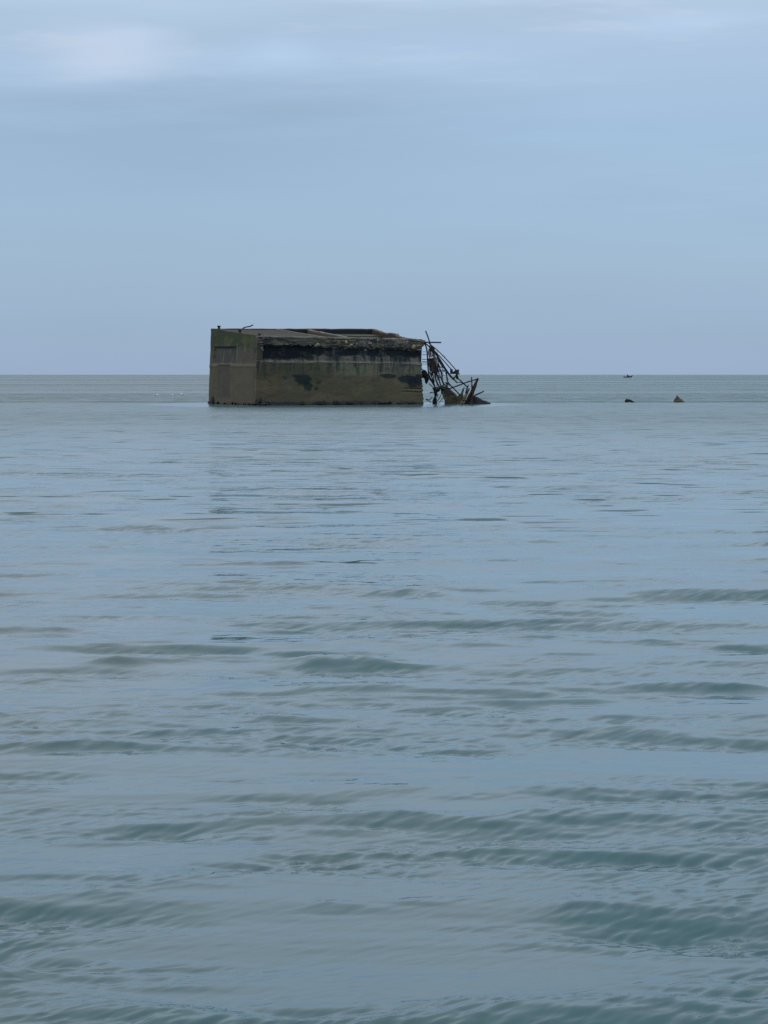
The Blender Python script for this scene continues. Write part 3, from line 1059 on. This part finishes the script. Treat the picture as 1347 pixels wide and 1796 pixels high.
rough_prism('concrete_slab', [(772, 680), (777, 678), (787, 680.5), (795, 689), (803, 698), (800, 714), (778, 714), (781, 704), (776, 692)], 0.7, M_OLIVE,
            'dark olive slab leaning down to the right into the water under the hanging bars', 'slab', 4, 0.3)
rough_prism('concrete_pillar', [(760.5, 679), (766.5, 679), (766, 690), (764, 697), (766.5, 706), (764, 716), (758, 716), (759, 703), (762, 694)], 0.4, M_WEED,
            'thin black weed covered pillar standing in the water near the broken end', 'pillar', 6, 1.6)
rough_prism('broken_block', [(797, 700), (803, 694), (809, 690), (812, 697), (818, 704), (826, 714), (797, 714)], 0.8, M_OLIVE,
            'squat brown block at the waterline between leaning slab and splintered posts', 'block', 8, 0.2)
rough_prism('flat_rock', [(822, 699), (826, 694), (836, 697), (843, 701), (851, 703.5), (858, 707), (860, 712), (822, 712)], 0.9, M_LUMP,
            'low dark rock tapering to the right at the far end of the wreckage', 'rock', 12, 0.0)


def post(pix, w0, w1, mat, label, dy=0.0, dy2=0.0, name='broken_post', cat='post', splinter=True):
    n = len(pix)
    path = [P(x, y, YH + dy + (dy2 - dy) * i / (n - 1)) for i, (x, y) in enumerate(pix)]
    rad = [w0 + (w1 - w0) * i / (n - 1) for i in range(n)]
    V, F = tube(path, rad, 5, 4 if n > 2 else 0)
    rr = random.Random(int(pix[0][0] * 10))
    V = [v + Vector((rr.uniform(-1, 1), rr.uniform(-1, 1), rr.uniform(-1, 1))) * (0.12 * w0) for v in V]
    o = mesh(name, V, F, mat, origin=base_of(pix[0][0], dy))
    return tag(o, label, cat)


post([(804, 712), (808, 697), (813, 682)], .17, .07, M_OLIVE, 'short olive post leaning right, leftmost of the splintered posts')
post([(809, 713), (814, 700), (820, 688), (823, 681)], .19, .05, M_OCHRE, 'ochre splintered post in the middle of the wreckage heap', -.2, -.4)
post([(815, 713), (821, 700), (826, 690)], .18, .10, M_OLIVE, 'stubby olive post behind the ochre splintered one', 0.3, .4)
post([(819, 713), (826, 692), (833, 676), (838.5, 663.5)], .17, .085, M_RUST, 'tallest dark post leaning right with a forked top', -.1, .3)
post([(825, 712), (830, 690), (835, 676), (836.5, 668)], .10, .05, M_REDDISH, 'slim rusty red post pressed against the tallest dark post', -.3, .1)
post([(828.5, 704), (828, 686), (827.6, 672), (827.2, 661)], .09, .04, M_RUST, 'thin upright dark post left of the tallest leaning post', .2, .2)
post([(811, 703.5), (814.5, 701), (818, 703)], .09, .05, M_REDDISH, 'small rust red scrap of metal low in the wreckage heap', -.9, -.9, 'metal_scrap', 'scrap metal')
post([(788, 682), (804, 676), (820, 670), (839.5, 664.5)], .055, .05, M_RUST, 'long thin bar slanting up to the right to the tallest post', -.5, .1, 'steel_bar', 'bar')
post([(830, 697), (836, 692), (842, 689.5), (848.6, 686.2)], .06, .055, M_RUST, 'short bar jutting up to the right above the flat rock', .2, .0, 'steel_bar', 'bar')
post([(817, 690), (819, 682), (822, 675)], .06, .04, M_RUST, 'little dark spike leaning right where two bars cross', -.5, -.6, 'metal_spike', 'spike')

# weed-black boulders at the foot of the caisson
def boulder(px, py, Y, size, seed, mat, label, rough=.45, facets=4, cat='boulder', name='boulder'):
    c = P(px, py, Y)
    V, F = rock(c, size, seed, rough, 3, facets=facets)
    return tag(mesh(name, V, F, mat, origin=Vector((c.x, c.y, 0))), label, cat)


boulder(453, 704.5, 187.0, (.30, .28, .36), 31, M_WEED, 'black weedy boulder heaped against the near corner of the caisson')
boulder(446, 709, 187.6, (.42, .3, .13), 32, M_WEED, 'low black boulder awash just left of the near corner boulder')
boulder(460, 709.5, 186.7, (.42, .3, .12), 33, M_WEED, 'low black boulder awash just right of the near corner boulder')
boulder(373.5, 704, 196.9, (.24, .28, .40), 34, M_WEED, 'black weedy boulder against the far left corner of the caisson')
boulder(368.5, 707, 197.6, (.24, .3, .18), 35, M_WEED, 'small black boulder outside the far left edge of the caisson')

# weed and mussels growing along the waterline of the walls
_rw = random.Random(17)
for _ in range(22):
    sx_ = _rw.uniform(0.2, LEN - 0.3)
    zt = _rw.uniform(0.0, 0.16)
    p0 = C(sx_, 0, 0)
    vv_ = (p0.z - zt) / -DOWN.z
    Vv, Ff = rock(C(sx_, 0, vv_) + OUT_F * 0.05, (_rw.uniform(.15, .55), .14, _rw.uniform(.07, .2)), 200 + _, .6, 2)
    mesh('weed_clump', Vv, Ff, M_WEED, caisson)
for _ in range(9):
    wx_ = _rw.uniform(0.5, WID - 0.3)
    p0 = C(0, wx_, 0)
    vv_ = (p0.z - _rw.uniform(0.0, 0.14)) / -DOWN.z
    Vv, Ff = rock(C(0, wx_, vv_) + OUT_L * 0.05, (.14, _rw.uniform(.2, .6), _rw.uniform(.07, .2)), 260 + _, .6, 2)
    mesh('weed_clump', Vv, Ff, M_WEED, caisson)

# two pieces awash to the right
YS = 207.0
b = boulder(1189.5, 706, YS, (.62, .5, .60), 52, M_STONE, 'brown pointed rock standing out of the water, rightmost in view', .75, 6, 'rock', 'pointed_rock')
me = b.data
for v in me.vertices:                              # pull the lump to a peak, long slope on the right
    h = max(0.0, v.co.z)
    k = 1 - min(h / 0.66, 1.0)
    v.co.x = v.co.x * (0.38 + 0.72 * k) - 0.16 * (h / 0.6) + 0.06
    v.co.y = v.co.y * (0.4 + 0.6 * k)
b = empty('awash_wreckage', base_of(1103, 8), 'small black chunk awash with a tail sloping right, left of the pointed rock', 'wreckage')
V_, F_ = rock(P(1099, 703.5, YS), (.20, .2, .22), 61, .4, 3, facets=4)
mesh('chunk', V_, F_, M_WEED, b)
V_, F_ = tube([P(1099, 703, YS), P(1104, 702.6, YS), P(1108, 704, YS), P(1114, 706.5, YS)], [.12, .12, .09, .05], 6, 3)
mesh('tail_bar', V_, F_, M_WEED, b)

# ------------------------------------------------------------------ the boat on the horizon
YB = 1900.0
bl = P(1102, 657, YB)
boat = empty('motor_boat', Vector((bl.x, YB, 0)), 'tiny dark motor boat with its bow raised, far off near the horizon', 'boat')
bx, bz0 = bl.x, 0.0
V, F = [], []
secs = [(-3.3, .55, .80, .0), (-2.0, .85, .85, -.05), (0.0, 1.05, .95, -.05), (1.8, .85, 1.25, .10), (2.9, .42, 1.65, .5), (3.5, .06, 1.95, 1.3)]
for (x, hw, top, keel) in secs:
    for (yy, zv) in ((-hw, top), (-hw * .8, keel + (top - keel) * .35), (0, keel), (hw * .8, keel + (top - keel) * .35), (hw, top), (hw * .86, top - .05), (0, top - .35), (-hw * .86, top - .05)):
        V.append(Vector((bx + x, YB + yy, zv)))
n = 8
for i in range(len(secs) - 1):
    for k in range(n):
        k2 = (k + 1) % n
        F.append((i * n + k, (i + 1) * n + k, (i + 1) * n + k2, i * n + k2))
F.append(tuple(range(n)))
F.append(tuple((len(secs) - 1) * n + k for k in range(n))[::-1])
mesh('hull', V, F, M_BOAT, boat)
V, F = prism([Vector((bx - 1.15, YB - .45, .6)), Vector((bx + .35, YB - .45, .6)), Vector((bx - .05, YB - .45, 2.35)), Vector((bx - .95, YB - .45, 2.45))], (0, .9, 0))
mesh('wheelhouse', V, F, M_BOAT, boat)
V, F = prism([Vector((bx - 3.75, YB - .2, .15)), Vector((bx - 3.35, YB - .2, .15)), Vector((bx - 3.3, YB - .2, 1.15)), Vector((bx - 3.7, YB - .2, 1.2))], (0, .4, 0))
mesh('outboard_motor', V, F, M_BOAT, boat)


# ------------------------------------------------------------------ gulls on the water
def gull(px, py, size, yaw, label):
    Y = CAM_H * F_PX / (py - HORIZON)
    p = P(px, py, Y)
    root = empty('seagull', Vector((p.x, p.y, 0)), label, 'gull', 'white gulls floating left of the caisson')
    cs, sn = math.cos(yaw), math.sin(yaw)
    T = lambda x, y, z: Vector((p.x + (x * cs - y * sn) * size, p.y + (x * sn + y * cs) * size, z * size))
    prof = [(-.30, .115, .010), (-.22, .11, .035), (-.10, .085, .085), (.04, .075, .105), (.13, .10, .085), (.165, .16, .05), (.18, .205, .048), (.205, .225, .042), (.235, .222, .022)]
    V, F = tube([T(x, 0, z) for x, z, r in prof], [r * size for x, z, r in prof], 10, 2)
    body = mesh('body', V, F, M_GULL, root, smooth=True)
    for sgn in (-1, 1):
        V, F = tube([T(.09, sgn * .085, .12), T(-.05, sgn * .095, .135), T(-.20, sgn * .06, .135), T(-.34, sgn * .02, .135)], [.03 * size, .05 * size, .035 * size, .006 * size], 8, 2)
        mesh('wing', V, F, M_WING, root, smooth=True)
    V, F = tube([T(.235, 0, .222), T(.29, 0, .212)], [.014 * size, .004 * size], 6)
    mesh('beak', V, F, M_BEAK, root)


gull(319.5, 693.6, 1.0, 2.2, 'brightest white gull on the water, nearest the caisson of the row of three')
gull(300.5, 694.2, .85, 0.3, 'faint white gull in the middle of the row of three left of the caisson')
gull(274, 694.5, .95, 0.1, 'long low white gull, furthest left of the row of three')
gull(361, 675.0, 1.0, 1.2, 'distant white gull just off the left edge of the caisson')
